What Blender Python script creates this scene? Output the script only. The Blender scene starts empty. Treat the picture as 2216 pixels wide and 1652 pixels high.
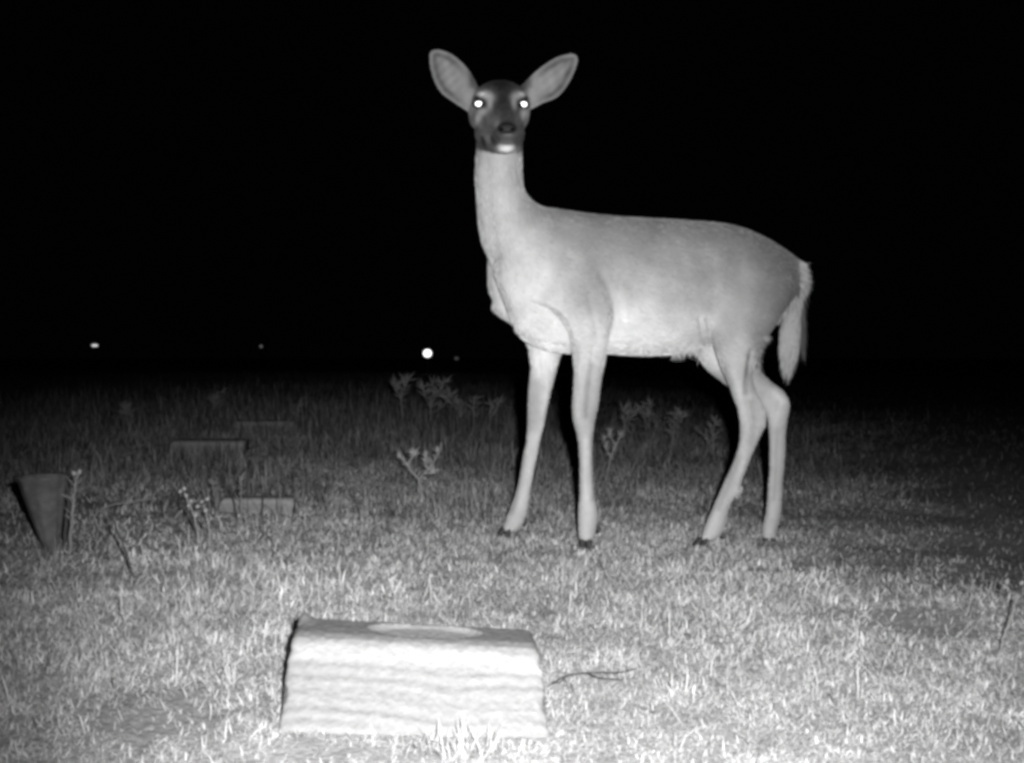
import bpy, bmesh, math
import numpy as np
from mathutils import Vector
from mathutils.bvhtree import BVHTree

rng = np.random.default_rng(11)
S = bpy.context.scene
COL = S.collection

# ------------------------------------------------------------------ camera
FPX, CX, HY, CAMH = 2376.0, 1108.0, 775.0, 0.51      # focal length / horizon in photo units, lens height in metres
cam = bpy.data.cameras.new('trail_camera_view')
cam.sensor_fit = 'HORIZONTAL'; cam.sensor_width = 36.0
cam.lens = 36.0 * FPX / 2216.0
cam.shift_y = (HY - 826.0) / 2216.0
cam.clip_start = 0.05; cam.clip_end = 2000
camo = bpy.data.objects.new('trail_camera_view', cam); COL.objects.link(camo)
camo.location = (0, 0, CAMH); camo.rotation_euler = (math.radians(90), 0, 0)
S.camera = camo

# ------------------------------------------------------------------ night sky
w = bpy.data.worlds.new('World'); S.world = w; w.use_nodes = True
bg = w.node_tree.nodes['Background']
bg.inputs['Color'].default_value = (1, 1, 1, 1); bg.inputs['Strength'].default_value = 0.0005

# ------------------------------------------------------------------ the night camera's own infrared lamp (beside its lens)
lamp = bpy.data.lights.new('infrared_flash', 'SPOT')
lamp.energy = 480; lamp.color = (1, 1, 1)
lamp.spot_size = math.radians(70); lamp.spot_blend = 1.0
lamp.shadow_soft_size = 0.012
lampo = bpy.data.objects.new('infrared_flash', lamp); COL.objects.link(lampo)
lampo.location = (0.06, -0.01, CAMH + 0.05)
_t = Vector((0.19, 3.0, 0.10)) - lampo.location
lampo.rotation_euler = _t.to_track_quat('-Z', 'Y').to_euler()

S.view_settings.view_transform = 'Standard'
S.view_settings.look = 'None'
S.view_settings.exposure = 0.0
S.view_settings.gamma = 1.0
S.render.engine = 'CYCLES'
S.cycles.use_denoising = True
S.cycles.max_bounces = 5
S.cycles.filter_width = 3.7

# ------------------------------------------------------------------ helpers
def W(px, py, d):
    px, py, d = np.broadcast_arrays(np.asarray(px, float), np.asarray(py, float), np.asarray(d, float))
    return np.stack([(px - CX) / FPX * d, d, CAMH - (py - HY) / FPX * d], -1)

def vnoise(x, y, seed=0):
    xi = np.floor(x); yi = np.floor(y); fx = x - xi; fy = y - yi
    fx = fx * fx * (3 - 2 * fx); fy = fy * fy * (3 - 2 * fy)
    def h(a, b):
        n = np.sin(a * 127.1 + b * 311.7 + seed * 74.7) * 43758.5453
        return n - np.floor(n)
    return (h(xi, yi) * (1 - fx) + h(xi + 1, yi) * fx) * (1 - fy) + (h(xi, yi + 1) * (1 - fx) + h(xi + 1, yi + 1) * fx) * fy

def fbm(x, y, seed=0, o=4):
    s = 0; a = 0.5; t = 0
    for k in range(o):
        s = s + a * vnoise(x * 2 ** k, y * 2 ** k, seed + k * 7); t += a; a *= 0.5
    return s / t

def ground_z(x, y):
    x = np.asarray(x, float); y = np.asarray(y, float)
    r = np.hypot(x, y)
    z = 0.012 - 0.05 * np.tanh(x * 0.9)
    z = z + 0.022 * (fbm(x * 1.7 + 5, y * 1.7, 3) - 0.5) + 0.01 * (fbm(x * 7, y * 7, 9) - 0.5)
    z = z + (fbm(x * 0.16, y * 0.16, 5) - 0.5) * 0.25 * np.clip((r - 5) / 12, 0, 1)
    return z

def G(px, py):
    d = CAMH * FPX / (py - HY)
    for _ in range(30):
        z = float(ground_z((px - CX) / FPX * d, d))
        d = 0.5 * d + 0.5 * (CAMH - z) * FPX / (py - HY)
    p = W(px, py, d)
    return float(p[0]), float(p[1]), float(ground_z(p[0], p[1]))

def pchip(t, Y, q):
    t = np.asarray(t, float); Y = np.asarray(Y, float); q = np.asarray(q, float)
    if Y.ndim == 1: Y = Y[:, None]
    h = np.diff(t)[:, None]; dl = np.diff(Y, axis=0) / h
    m = np.zeros_like(Y)
    a, b = dl[:-1], dl[1:]
    w1 = 2 * h[1:] + h[:-1]; w2 = h[1:] + 2 * h[:-1]
    ok = a * b > 0
    with np.errstate(divide='ignore', invalid='ignore'):
        m[1:-1] = np.where(ok, (w1 + w2) / (w1 / np.where(ok, a, 1) + w2 / np.where(ok, b, 1)), 0)
    m[0] = dl[0]; m[-1] = dl[-1]
    i = np.clip(np.searchsorted(t, q) - 1, 0, len(t) - 2)
    s = ((q - t[i]) / (t[i + 1] - t[i]))[:, None]; hh = h[i]
    return (2*s**3 - 3*s**2 + 1) * Y[i] + (s**3 - 2*s**2 + s) * hh * m[i] + (-2*s**3 + 3*s**2) * Y[i+1] + (s**3 - s**2) * hh * m[i+1]

class MB:
    def __init__(s): s.v = []; s.f = []; s.n = 0
    def add(s, V, F):
        V = np.asarray(V, float).reshape(-1, 3)
        s.v.append(V); s.f += [tuple(int(i) + s.n for i in f) for f in F]; s.n += len(V)
    def rings(s, R, closed=True):
        R = np.asarray(R, float); n, k, _ = R.shape
        V = np.concatenate([R.reshape(-1, 3), R[0].mean(0)[None], R[-1].mean(0)[None]])
        F = []
        for i in range(n - 1):
            for j in range(k):
                a = i * k + j; b = i * k + (j + 1) % k
                F.append((a, b, b + k, a + k))
        if closed:
            for j in range(k):
                F.append((n * k, (j + 1) % k, j)); F.append((n * k + 1, (n - 1) * k + j, (n - 1) * k + (j + 1) % k))
        s.add(V, F)
    def tube(s, P, r, k=6):
        P = np.asarray(P, float); n = len(P); r = np.broadcast_to(np.asarray(r, float), (n,))
        T = np.gradient(P, axis=0); T /= np.linalg.norm(T, axis=1)[:, None] + 1e-12
        up = np.array([0.31, 0.57, 0.21]); A = np.cross(T, up); A /= np.linalg.norm(A, axis=1)[:, None] + 1e-12
        B = np.cross(T, A); th = np.linspace(0, 2 * np.pi, k, endpoint=False)
        R = P[:, None] + r[:, None, None] * (np.cos(th)[None, :, None] * A[:, None] + np.sin(th)[None, :, None] * B[:, None])
        s.rings(R)
    def ellipsoid(s, c, r, nu=10, nv=14):
        u = np.linspace(0.02, np.pi - 0.02, nu); th = np.linspace(0, 2 * np.pi, nv, endpoint=False)
        R = np.stack([np.sin(u)[:, None] * np.cos(th) * r[0], np.sin(u)[:, None] * np.sin(th) * r[1],
                      np.broadcast_to(np.cos(u)[:, None] * r[2], (nu, nv))], -1) + np.asarray(c)
        s.rings(R)
    def mesh(s, name):
        me = bpy.data.meshes.new(name)
        me.from_pydata(np.concatenate(s.v).tolist(), [], s.f); me.update()
        return me
    def build(s, name, mat, parent=None, smooth=True):
        me = s.mesh(name); o = bpy.data.objects.new(name, me); COL.objects.link(o)
        if smooth: me.polygons.foreach_set('use_smooth', np.ones(len(me.polygons), bool))
        me.materials.append(mat)
        bm = bmesh.new(); bm.from_mesh(me); bmesh.ops.recalc_face_normals(bm, faces=bm.faces); bm.to_mesh(me); bm.free()
        if parent:
            o.parent = parent; o.matrix_parent_inverse = parent.matrix_basis.inverted()
        return o

def tag(o, label=None, cat=None, group=None, kind=None):
    if label: o['label'] = label
    if cat: o['category'] = cat
    if group: o['group'] = group
    if kind: o['kind'] = kind
    return o

def empty(name, loc, label, cat, group=None):
    o = bpy.data.objects.new(name, None); COL.objects.link(o); o.location = loc
    o.empty_display_size = 0.05
    return tag(o, label, cat, group)

# ------------------------------------------------------------------ materials
def mat(name, col=0.3, rough=0.9, spec=0.2, attr=None, noise=0.0, nscale=60, bump=0.0, bscale=200, metal=0.0, stretch=None, emit=None):
    m = bpy.data.materials.new(name); m.use_nodes = True
    nt = m.node_tree; N = nt.nodes; L = nt.links; p = N['Principled BSDF']
    p.inputs['Roughness'].default_value = rough; p.inputs['Metallic'].default_value = metal
    p.inputs['Specular IOR Level'].default_value = spec
    p.inputs['Base Color'].default_value = (col, col, col, 1)
    tc = N.new('ShaderNodeTexCoord')
    co = tc.outputs['Object']
    if stretch:
        mp = N.new('ShaderNodeMapping'); mp.inputs['Scale'].default_value = stretch
        L.new(co, mp.inputs['Vector']); co = mp.outputs['Vector']
    src = None
    if attr:
        a = N.new('ShaderNodeAttribute'); a.attribute_name = attr; src = a.outputs['Fac']
    if noise > 0:
        n = N.new('ShaderNodeTexNoise'); n.inputs['Scale'].default_value = nscale; n.inputs['Detail'].default_value = 5
        n.inputs['Roughness'].default_value = 0.65
        L.new(co, n.inputs['Vector'])
        mr = N.new('ShaderNodeMapRange'); mr.inputs['From Min'].default_value = 0.25; mr.inputs['From Max'].default_value = 0.75
        mr.inputs['To Min'].default_value = 1 - noise; mr.inputs['To Max'].default_value = 1 + noise
        L.new(n.outputs['Fac'], mr.inputs['Value'])
        mu = N.new('ShaderNodeMath'); mu.operation = 'MULTIPLY'; L.new(mr.outputs['Result'], mu.inputs[0])
        if src: L.new(src, mu.inputs[1])
        else: mu.inputs[1].default_value = col
        src = mu.outputs[0]
    if src: L.new(src, p.inputs['Base Color'])
    if bump > 0:
        n2 = N.new('ShaderNodeTexNoise'); n2.inputs['Scale'].default_value = bscale; n2.inputs['Detail'].default_value = 4
        L.new(co, n2.inputs['Vector'])
        b = N.new('ShaderNodeBump'); b.inputs['Strength'].default_value = bump; b.inputs['Distance'].default_value = 0.004
        L.new(n2.outputs['Fac'], b.inputs['Height']); L.new(b.outputs['Normal'], p.inputs['Normal'])
    if emit:
        p.inputs['Emission Color'].default_value = (1, 1, 1, 1); p.inputs['Emission Strength'].default_value = emit
    return m

M_coat = mat('deer_coat', attr='tone', noise=0.07, nscale=55, bump=0.25, bscale=330, rough=0.95, spec=0.08)
M_coat.node_tree.nodes['Principled BSDF'].inputs['Sheen Weight'].default_value = 0.45
M_coat.node_tree.nodes['Principled BSDF'].inputs['Sheen Roughness'].default_value = 0.45
_nt = M_coat.node_tree; _nt.links.new(next(x for x in _nt.nodes if x.type == 'ATTRIBUTE').outputs['Fac'], _nt.nodes['Principled BSDF'].inputs['Sheen Tint'])
M_hair = mat('deer_hair', attr='tone', rough=0.9, spec=0.1)
M_hoof = mat('hoof_horn', 0.05, 0.5, 0.4, noise=0.3, bump=0.2)
M_nose = mat('wet_nose', 0.014, 0.55, 0.3, noise=0.3, nscale=300, bump=0.3, bscale=700)
M_eye = mat('eyeball', 0.006, 0.15, 0.5)
M_shine = mat('eye_tapetum', 0.95, 0.42, 0.5, metal=1.0)
M_stone = mat('pale_stone', attr='tone', noise=0.12, nscale=90, bump=0.45, bscale=170, rough=0.95, spec=0.1)
M_soil = mat('soil_and_thatch', 0.13, 0.95, 0.1, attr='tone', noise=0.4, nscale=55, bump=0.9, bscale=110)
M_grass = mat('dry_grass', attr='tone', rough=0.85, spec=0.15)
M_weed = mat('dry_weed', 0.22, 0.9, 0.15, noise=0.3, nscale=80)
M_weedpale = mat('pale_weed', 0.36, 0.9, 0.15, noise=0.25, nscale=80)
M_twig_shade = mat('dark_twig_and_shade', 0.065, 0.9, 0.1, noise=0.3, nscale=80)  # also colours the stems that stand in for cast shadows
M_petal = mat('pale_petal', 0.4, 0.9, 0.1, noise=0.2, nscale=150)
M_post = mat('lamp_post_metal', 0.03, 0.6, 0.4, noise=0.2)

# ------------------------------------------------------------------ ground (one sheet to the horizon)
def make_ground():
    r = np.concatenate([np.linspace(0.0, 0.9, 8), np.linspace(0.95, 4.5, 170), np.geomspace(4.55, 900, 120)])
    th = np.concatenate([np.linspace(-50, 50, 190), np.linspace(52, 308, 60)])
    th = np.radians(th)
    R, T = np.meshgrid(r[1:], th, indexing='ij')
    X = R * np.sin(T); Y = R * np.cos(T)
    V = np.stack([X, Y, ground_z(X, Y)], -1)
    n, k = X.shape
    m = MB()
    F = [(i*k+j, i*k+(j+1) % k, (i+1)*k+(j+1) % k, (i+1)*k+j) for i in range(n-1) for j in range(k)]
    c = n * k
    F += [(c, (j+1) % k, j) for j in range(k)]
    m.add(np.concatenate([V.reshape(-1, 3), [[0, 0, float(ground_z(0, 0))]]]), F)
    o = m.build('ground', M_soil); tag(o, kind='structure')
    me = o.data
    co = np.empty(len(me.vertices) * 3); me.vertices.foreach_get('co', co); co = co.reshape(-1, 3)
    t = 0.20 + 0.22 * fbm(co[:, 0] * 3, co[:, 1] * 3, 21)
    t = t * (1 - 0.28 * track(co[:, 0], co[:, 1])) * (0.8 + 0.4 * fbm(co[:, 0] * 2, co[:, 1] * 11, 71))
    a = me.attributes.new('tone', 'FLOAT', 'POINT'); a.data.foreach_set('value', t.astype(np.float32))
    nv = me.polygons[0]
    if nv.normal.z < 0: me.flip_normals()
    return o

# ------------------------------------------------------------------ grass
def patch(px, py, rx, ry):
    x, y, _ = G(px, py)
    x2, _, _ = G(px + rx, py); _, y0, _ = G(px, py - ry); _, y1, _ = G(px, py + ry)
    return (x, (y0 + y1) / 2, abs(x2 - x), abs(y0 - y1) / 2)
BARE = [patch(330, 1570, 210, 80) + (0.85,), patch(720, 1632, 150, 36) + (0.97,), patch(100, 1610, 160, 60) + (0.5,),
        patch(1990, 1352, 170, 52) + (0.93,), patch(1666, 1180, 34, 12) + (0.95,), patch(1268, 1184, 26, 10) + (0.8,), patch(1100, 1157, 26, 9) + (0.8,), patch(1520, 1182, 26, 10) + (0.6,), patch(1500, 1555, 160, 40) + (0.3,), patch(60, 1420, 90, 60) + (0.3,),
        patch(2150, 1230, 130, 60) + (.5,), patch(100, 1120, 170, 80) + (0.85,), patch(340, 1130, 260, 95) + (0.75,)]
STONES = []     # filled with (x, y, half x, half y) so that no blade grows through a stone
def bareness(x, y):
    b = np.zeros_like(x)
    for cx, cy, rx, ry, s in BARE:
        b = np.maximum(b, s * np.exp(-(((x - cx) / rx) ** 2 + ((y - cy) / ry) ** 2) ** 1.5))
    return np.maximum(b, 0.86 * track(x, y))
TRX = None
def track(x, y):
    # a bare dirt track that runs away along the right of the lawn; its edge is a line on the ground
    global TRX
    if TRX is None:
        P = np.array([G(a, c)[:2] for a, c in [(2330, 1345), (2120, 1310), (1985, 1262), (1860, 1222), (1790, 1180), (1750, 1120), (1720, 1030), (1690, 960), (1660, 900)]])
        TRX = P[np.argsort(P[:, 1])]
    e = np.interp(y, TRX[:, 1], TRX[:, 0]) + 0.22 * (fbm(x * 3, y * 3, 61) - .5) * np.clip(y, 1, 6)
    e = np.where(y < TRX[0, 1], 99, e)
    return np.clip((x - e) / (0.30 * np.clip(y, 2, 9)) + .45, 0, 1)

def blade_mesh(name, base, az, lean, length, width, tone, curl):
    n = len(base)
    dirx = np.stack([np.cos(az), np.sin(az), np.zeros(n)], -1)
    side = np.stack([-np.sin(az), np.cos(az), np.zeros(n)], -1)
    tw = rng.uniform(0, np.pi, n)
    side = side * np.cos(tw)[:, None] + dirx * np.sin(tw)[:, None] * 0.6
    def pt(s):
        l = lean + curl * s
        return base + length[:, None] * s * (dirx * np.sin(l)[:, None] + np.array([0, 0, 1.0]) * np.cos(l)[:, None])
    p0, p1, p2, p3 = pt(0.0), pt(0.4), pt(0.75), pt(1.0)
    hw = width[:, None] * 0.5
    V = np.stack([p0 - side*hw*.8, p0 + side*hw*.8, p1 - side*hw, p1 + side*hw, p2 - side*hw*.7, p2 + side*hw*.7, p3], 1)
    gz = ground_z(V[:, :, 0], V[:, :, 1])
    V[:, 2:, 2] = np.maximum(V[:, 2:, 2], gz[:, 2:] + 0.002)
    me = bpy.data.meshes.new(name)
    me.vertices.add(n * 7); me.vertices.foreach_set('co', V.reshape(-1).astype(np.float32))
    i = (np.arange(n) * 7)[:, None]
    loops = np.concatenate([i + [0, 1, 3, 2], i + [2, 3, 5, 4], i + [4, 5, 6]], 1).reshape(-1)
    me.loops.add(len(loops)); me.loops.foreach_set('vertex_index', loops.astype(np.int32))
    st = (np.arange(n) * 11)[:, None] + np.array([0, 4, 8])
    me.polygons.add(n * 3); me.polygons.foreach_set('loop_start', st.reshape(-1).astype(np.int32))
    me.update(calc_edges=True); me.validate()
    a = me.attributes.new('tone', 'FLOAT', 'POINT')
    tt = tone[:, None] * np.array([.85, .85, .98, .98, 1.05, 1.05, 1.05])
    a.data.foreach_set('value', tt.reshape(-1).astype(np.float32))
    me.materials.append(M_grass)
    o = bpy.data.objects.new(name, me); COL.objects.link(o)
    return o

def scatter(d0, d1, dens, fade=(0, 0), spread=0.52, margin=0.45, per=9, rad=0.016):
    nc = 0
    area = spread * (d1 * d1 - d0 * d0) + 2 * margin * (d1 - d0)
    n = int(area * dens / per)
    # sample d with pdf ~ (2*spread*d + 2*margin)
    u = rng.uniform(0, 1, n * 3); d = d0 + (d1 - d0) * rng.uniform(0, 1, n * 3)
    keep = u < (spread * d + margin) / (spread * d1 + margin)
    d = d[keep][:n]; x = rng.uniform(-1, 1, len(d)) * (spread * d + margin)
    n = len(d)
    az0 = rng.uniform(0, 2 * np.pi, n)
    k = rng.poisson(per, n); idx = np.repeat(np.arange(n), k)
    X = x[idx] + rng.normal(0, rad, len(idx)); Y = d[idx] + rng.normal(0, rad, len(idx))
    keep = rng.uniform(0, 1, len(X)) > bareness(X, Y)
    for (sx, sy, hx, hy) in STONES:
        keep &= ~((np.abs(X - sx) < hx) & (np.abs(Y - sy) < hy))
    f0, f1 = fade
    ramp = np.ones_like(Y)
    if f0: ramp = ramp * np.clip((Y - d0) / f0, 0, 1)
    if f1: ramp = ramp * np.clip((d1 - Y) / f1, 0, 1)
    keep &= rng.uniform(0, 1, len(Y)) < ramp
    X, Y, idx = X[keep], Y[keep], idx[keep]
    tuft = rng.uniform(0.75, 1.3, n)[idx]
    return X, Y, idx, tuft, n

def grass_zone(name, d0, d1, dens, fade, lmin, lmax, w0, w1, per=9, rad=0.016, lo=0.12, hi=0.5, leanm=0.95):
    X, Y, idx, tuft, n = scatter(d0, d1, dens, fade, per=per, rad=rad)
    m = len(X)
    base = np.stack([X, Y, ground_z(X, Y) - 0.002], -1)
    az = rng.uniform(0, 2 * np.pi, m)
    lean = np.clip(rng.normal(leanm, 0.38, m), 0.05, 1.5)
    curl = rng.normal(0.35, 0.4, m)
    big = fbm(X * 2.2, Y * 2.2, 31); mid = fbm(X * 16, Y * 13, 33, 3)
    L = rng.uniform(lmin, lmax, m) * tuft * (0.65 + 0.7 * big)
    wd = rng.uniform(w0, w1, m)
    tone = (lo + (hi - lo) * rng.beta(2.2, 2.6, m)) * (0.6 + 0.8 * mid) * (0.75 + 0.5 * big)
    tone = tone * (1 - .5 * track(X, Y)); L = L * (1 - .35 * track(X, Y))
    dead = rng.uniform(0, 1, m) < 0.07
    tone = np.where(dead, tone * 0.45, tone)
    return blade_mesh(name, base, az, lean, L, wd, tone, curl)

make_ground()

# ------------------------------------------------------------------ stone blocks with a slanted front
def stone_block(name, x, y, z, width, depth, height, rot=0.0, front=0.55, hollow=True, band=1.0, lo=0.30, hi=0.46, seed=0, tilt=0.0, nu=140, nv=110):
    prof = np.array([[0, -0.03], [0.0, 0.0], [0.012, 0.014], [front * depth * 0.5, height * 0.52], [front * depth * 0.92, height * 0.93],
                     [front * depth * 1.06, height], [depth * 0.97, height * 1.02], [depth, height * 0.97], [depth + .004, height * .5], [depth + .004, -0.03]])
    seg = np.r_[0, np.cumsum(np.linalg.norm(np.diff(prof, axis=0), axis=1))]
    q = np.linspace(0, seg[-1], nv)
    P = np.stack([np.interp(q, seg, prof[:, 0]), np.interp(q, seg, prof[:, 1])], -1)
    ker = np.array([1, 2, 3, 2, 1]) / 9
    for c in range(2):
        pad = np.r_[[P[0, c]] * 2, P[:, c], [P[-1, c]] * 2]; P[:, c] = np.convolve(pad, ker, 'valid')
    u = np.linspace(-0.5, 0.5, nu)
    U, Q = np.meshgrid(u, q, indexing='ij')
    PY = np.broadcast_to(P[:, 0], U.shape).copy(); PZ = np.broadcast_to(P[:, 1], U.shape).copy()
    edge = 1 - np.clip((0.5 - np.abs(U)) / 0.03, 0, 1)
    PZ = PZ - np.where(PZ > 0, 0.005 * edge ** 2, 0)
    if hollow: PZ = PZ + 0.010 * np.exp(-((U + 0.49) / 0.035) ** 2) * np.clip((PY - depth * .8) / (depth * .15), 0, 1)
    X = U * width * (1 - 0.012 * np.clip(PZ / height, 0, 1))
    X = X + np.sign(U) * 0.009 * edge * (fbm(PY * 30 + seed, PZ * 30, seed + 5) - 0.5) * 2
    fr = np.clip(1 - (PY / (front * depth)), 0, 1) > 0.02
    s = q[None, :] / seg[4]
    # wavy sediment bands on the front face, arching to the right
    wav = s * 7.2 + 0.28 * np.sin(U * 6 + 0.6) * (1 - s) + 0.5 * (fbm(U * 3 + seed, s * 2.2, seed + 2, 3) - 0.5) + 0.25 * np.exp(-((U - 0.12) / 0.16) ** 2) * (1 - s) * 2
    mk1 = fbm(U * 5 + 3, s * 6, seed + 9, 3); mk2 = np.clip(fbm(U * 4 + 9, s * 9, seed + 19, 3) * 3 - 1.0, 0, 1)
    b = 0.5 * np.sin(2 * np.pi * wav) * mk1 - 0.9 * mk2 * np.exp(-((np.mod(wav * 1.35, 1) - .5) / .13) ** 2) + 0.25 + 0.3 * (fbm(U * 14, s * 40, seed + 29, 3) - .5)
    fw = np.where(fr, 1, 0) * np.clip((s - 0.02) / 0.1, 0, 1) * np.clip((0.98 - s) / 0.2, 0, 1)
    rough = (fbm(U * width * 160, PY * 160 + PZ * 160, seed + 11) - 0.5)
    off = band * 0.0018 * b * fw + 0.0030 * rough
    PZ = PZ + off * 0.8; PY = PY - off * 0.6
    hv = np.zeros_like(U)
    if hollow:
        ce = (front * depth * 1.06 + depth) / 2 - 0.002
        e = ((U * width - 0.012) / (0.245 * width)) ** 2 + ((PY - ce) / (depth * (1 - front) * 0.42)) ** 2
        hv = np.where((PZ > height * 0.75), np.clip(1 - e, 0, 1), 0)
        PZ = PZ - 0.006 * np.clip(hv * 2.2, 0, 1) ** 0.7
    tone = lo + (hi - lo) * (0.55 + 0.42 * b * fw * band + 0.7 * rough)
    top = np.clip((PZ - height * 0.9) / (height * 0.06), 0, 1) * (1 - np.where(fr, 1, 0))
    tone = tone * (1 - 0.30 * top * (hv <= 0)) * (1 + 0.10 * (hv > 0.0))         # top painted darker, as grazing light leaves it
    tone = tone * (1 + 0.30 * np.exp(-((s - 0.9 + 0.25 * np.clip(U - 0.3, 0, 1)) / 0.085) ** 4) * fw ** 0 * np.where(fr | (s < 1.0), 1, 0))   # bevel strip that faces the lamp painted paler
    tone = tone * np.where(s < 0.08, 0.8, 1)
    cr, sr = math.cos(rot), math.sin(rot)
    Z = PZ + U * width * tilt
    Vx = X * cr - PY * sr; Vy = X * sr + PY * cr
    V = np.stack([Vx + x, Vy + y, Z + z], -1)
    m = MB(); F = []
    for i in range(nu - 1):
        for j in range(nv - 1):
            a = i * nv + j; F.append((a, a + nv, a + nv + 1, a + 1))
    F.append(tuple(range(nv))); F.append(tuple((nu - 1) * nv + j for j in range(nv))[::-1])
    m.add(V.reshape(-1, 3), F)
    o = m.build(name, M_stone)
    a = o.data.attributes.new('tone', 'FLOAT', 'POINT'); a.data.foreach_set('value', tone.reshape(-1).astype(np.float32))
    cx = x - (depth / 2) * sr; cy = y + (depth / 2) * cr
    STONES.append((cx, cy, width / 2 + 0.004, depth / 2 + 0.004))
    return o

x0, y0, z0 = G(900, 1594)
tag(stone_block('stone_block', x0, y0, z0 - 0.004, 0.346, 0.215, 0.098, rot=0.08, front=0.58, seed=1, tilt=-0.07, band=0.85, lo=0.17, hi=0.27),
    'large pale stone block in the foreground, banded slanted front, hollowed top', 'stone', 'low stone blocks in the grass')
xa, ya, za = G(435, 992)
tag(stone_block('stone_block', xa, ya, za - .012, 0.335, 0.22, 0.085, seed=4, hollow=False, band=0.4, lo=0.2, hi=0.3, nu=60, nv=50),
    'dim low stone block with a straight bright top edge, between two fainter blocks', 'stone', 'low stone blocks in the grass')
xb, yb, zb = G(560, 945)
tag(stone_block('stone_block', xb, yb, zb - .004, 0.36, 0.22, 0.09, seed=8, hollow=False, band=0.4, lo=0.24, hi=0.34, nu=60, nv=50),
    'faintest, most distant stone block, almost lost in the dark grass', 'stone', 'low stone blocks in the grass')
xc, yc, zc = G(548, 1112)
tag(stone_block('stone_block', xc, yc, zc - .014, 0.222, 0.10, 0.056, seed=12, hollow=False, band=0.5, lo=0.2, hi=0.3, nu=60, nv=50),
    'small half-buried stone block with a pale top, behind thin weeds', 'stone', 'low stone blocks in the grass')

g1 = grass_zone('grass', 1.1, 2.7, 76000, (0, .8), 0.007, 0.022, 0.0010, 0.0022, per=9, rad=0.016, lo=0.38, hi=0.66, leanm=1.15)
tag(g1, 'pale short grass close to the camera', 'grass', kind='stuff')
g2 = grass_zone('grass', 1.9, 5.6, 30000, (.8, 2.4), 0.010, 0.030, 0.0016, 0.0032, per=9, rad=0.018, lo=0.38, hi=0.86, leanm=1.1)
tag(g2, 'grass around the deer hooves', 'grass', kind='stuff')
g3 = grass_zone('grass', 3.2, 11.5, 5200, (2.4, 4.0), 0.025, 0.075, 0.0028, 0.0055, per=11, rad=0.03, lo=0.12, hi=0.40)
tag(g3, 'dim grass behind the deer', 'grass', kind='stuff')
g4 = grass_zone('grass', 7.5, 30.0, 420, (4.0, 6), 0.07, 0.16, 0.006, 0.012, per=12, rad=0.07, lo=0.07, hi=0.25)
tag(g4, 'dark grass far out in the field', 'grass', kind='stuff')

# ------------------------------------------------------------------ the deer
def DC(x): return 3.05 + (x - 1400) * 0.00022      # depth of the spine along the body
DM = MB()
TH = np.linspace(0, 2 * np.pi, 40, endpoint=False)
def loft_y(st, step=5, sup=1.0, k=40):
    """stations (y, xl, xr, d, hd)"""
    st = np.array(st, float); q = np.arange(st[0, 0], st[-1, 0] + .01, step); q[-1] = st[-1, 0]
    A = pchip(st[:, 0], st[:, 1:], q)
    c = (A[:, 0] + A[:, 1]) / 2; r = (A[:, 1] - A[:, 0]) / 2
    ct, sn = np.cos(TH), np.sin(TH)
    ct = np.sign(ct) * np.abs(ct) ** sup; sn = np.sign(sn) * np.abs(sn) ** sup
    DM.rings(W(c[:, None] + r[:, None] * ct, np.broadcast_to(q[:, None], (len(q), 40)), A[:, 2:3] + A[:, 3:4] * sn))
def loft_x(st, step=6, sup=1.0, egg=0.0):
    """stations (x, ytop, ybot, d, hd)"""
    st = np.array(st, float); q = np.arange(st[0, 0], st[-1, 0] + .01, step); q[-1] = st[-1, 0]
    A = pchip(st[:, 0], st[:, 1:], q)
    c = (A[:, 0] + A[:, 1]) / 2; r = (A[:, 1] - A[:, 0]) / 2
    ct, sn = np.cos(TH), np.sin(TH)
    ct = np.sign(ct) * np.abs(ct) ** sup
    sn2 = np.sign(sn) * np.abs(sn) ** sup * (1 + egg * ct)
    DM.rings(W(np.broadcast_to(q[:, None], (len(q), 40)), c[:, None] + r[:, None] * ct, A[:, 2:3] + A[:, 3:4] * sn2))
HD = 2.965
def loft_d(st, step=0.006, sup=1.0):
    """stations (depth offset, cx, cy, rx, ry)"""
    st = np.array(st, float); st = st[np.argsort(st[:, 0])]
    q = np.arange(st[0, 0], st[-1, 0] + 1e-6, step); q[-1] = st[-1, 0]
    A = pchip(st[:, 0], st[:, 1:], q)
    ct, sn = np.cos(TH), np.sin(TH)
    ct = np.sign(ct) * np.abs(ct) ** sup; sn = np.sign(sn) * np.abs(sn) ** sup
    DM.rings(W(A[:, 0:1] + A[:, 2:3] * ct, A[:, 1:2] + A[:, 3:4] * sn, HD + q[:, None] + np.zeros((1, 40))))

# trunk
loft_x([(1068, 572, 592, DC(1068) - .02, .03), (1078, 545, 622, DC(1078) - .02, .06), (1092, 515, 660, DC(1092) - .015, .085), (1108, 488, 700, DC(1108) - .01, .10),
        (1128, 464, 730, DC(1128), .112), (1150, 449, 746, DC(1150), .12), (1180, 448, 757, DC(1180), .124), (1220, 453, 762, DC(1220), .128),
        (1260, 459, 764, DC(1260), .134), (1320, 466, 767, DC(1320), .15), (1400, 472, 771, DC(1400), .168), (1460, 475, 768, DC(1460), .170),
        (1510, 478, 757, DC(1510), .162), (1560, 482, 740, DC(1560), .152), (1600, 490, 724, DC(1600), .148), (1650, 510, 700, DC(1650), .138),
        (1695, 536, 676, DC(1695), .112), (1725, 558, 650, DC(1725), .078), (1742, 577, 628, DC(1742), .045), (1748, 592, 612, DC(1748), .02)], egg=0.10, sup=0.94)
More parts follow.
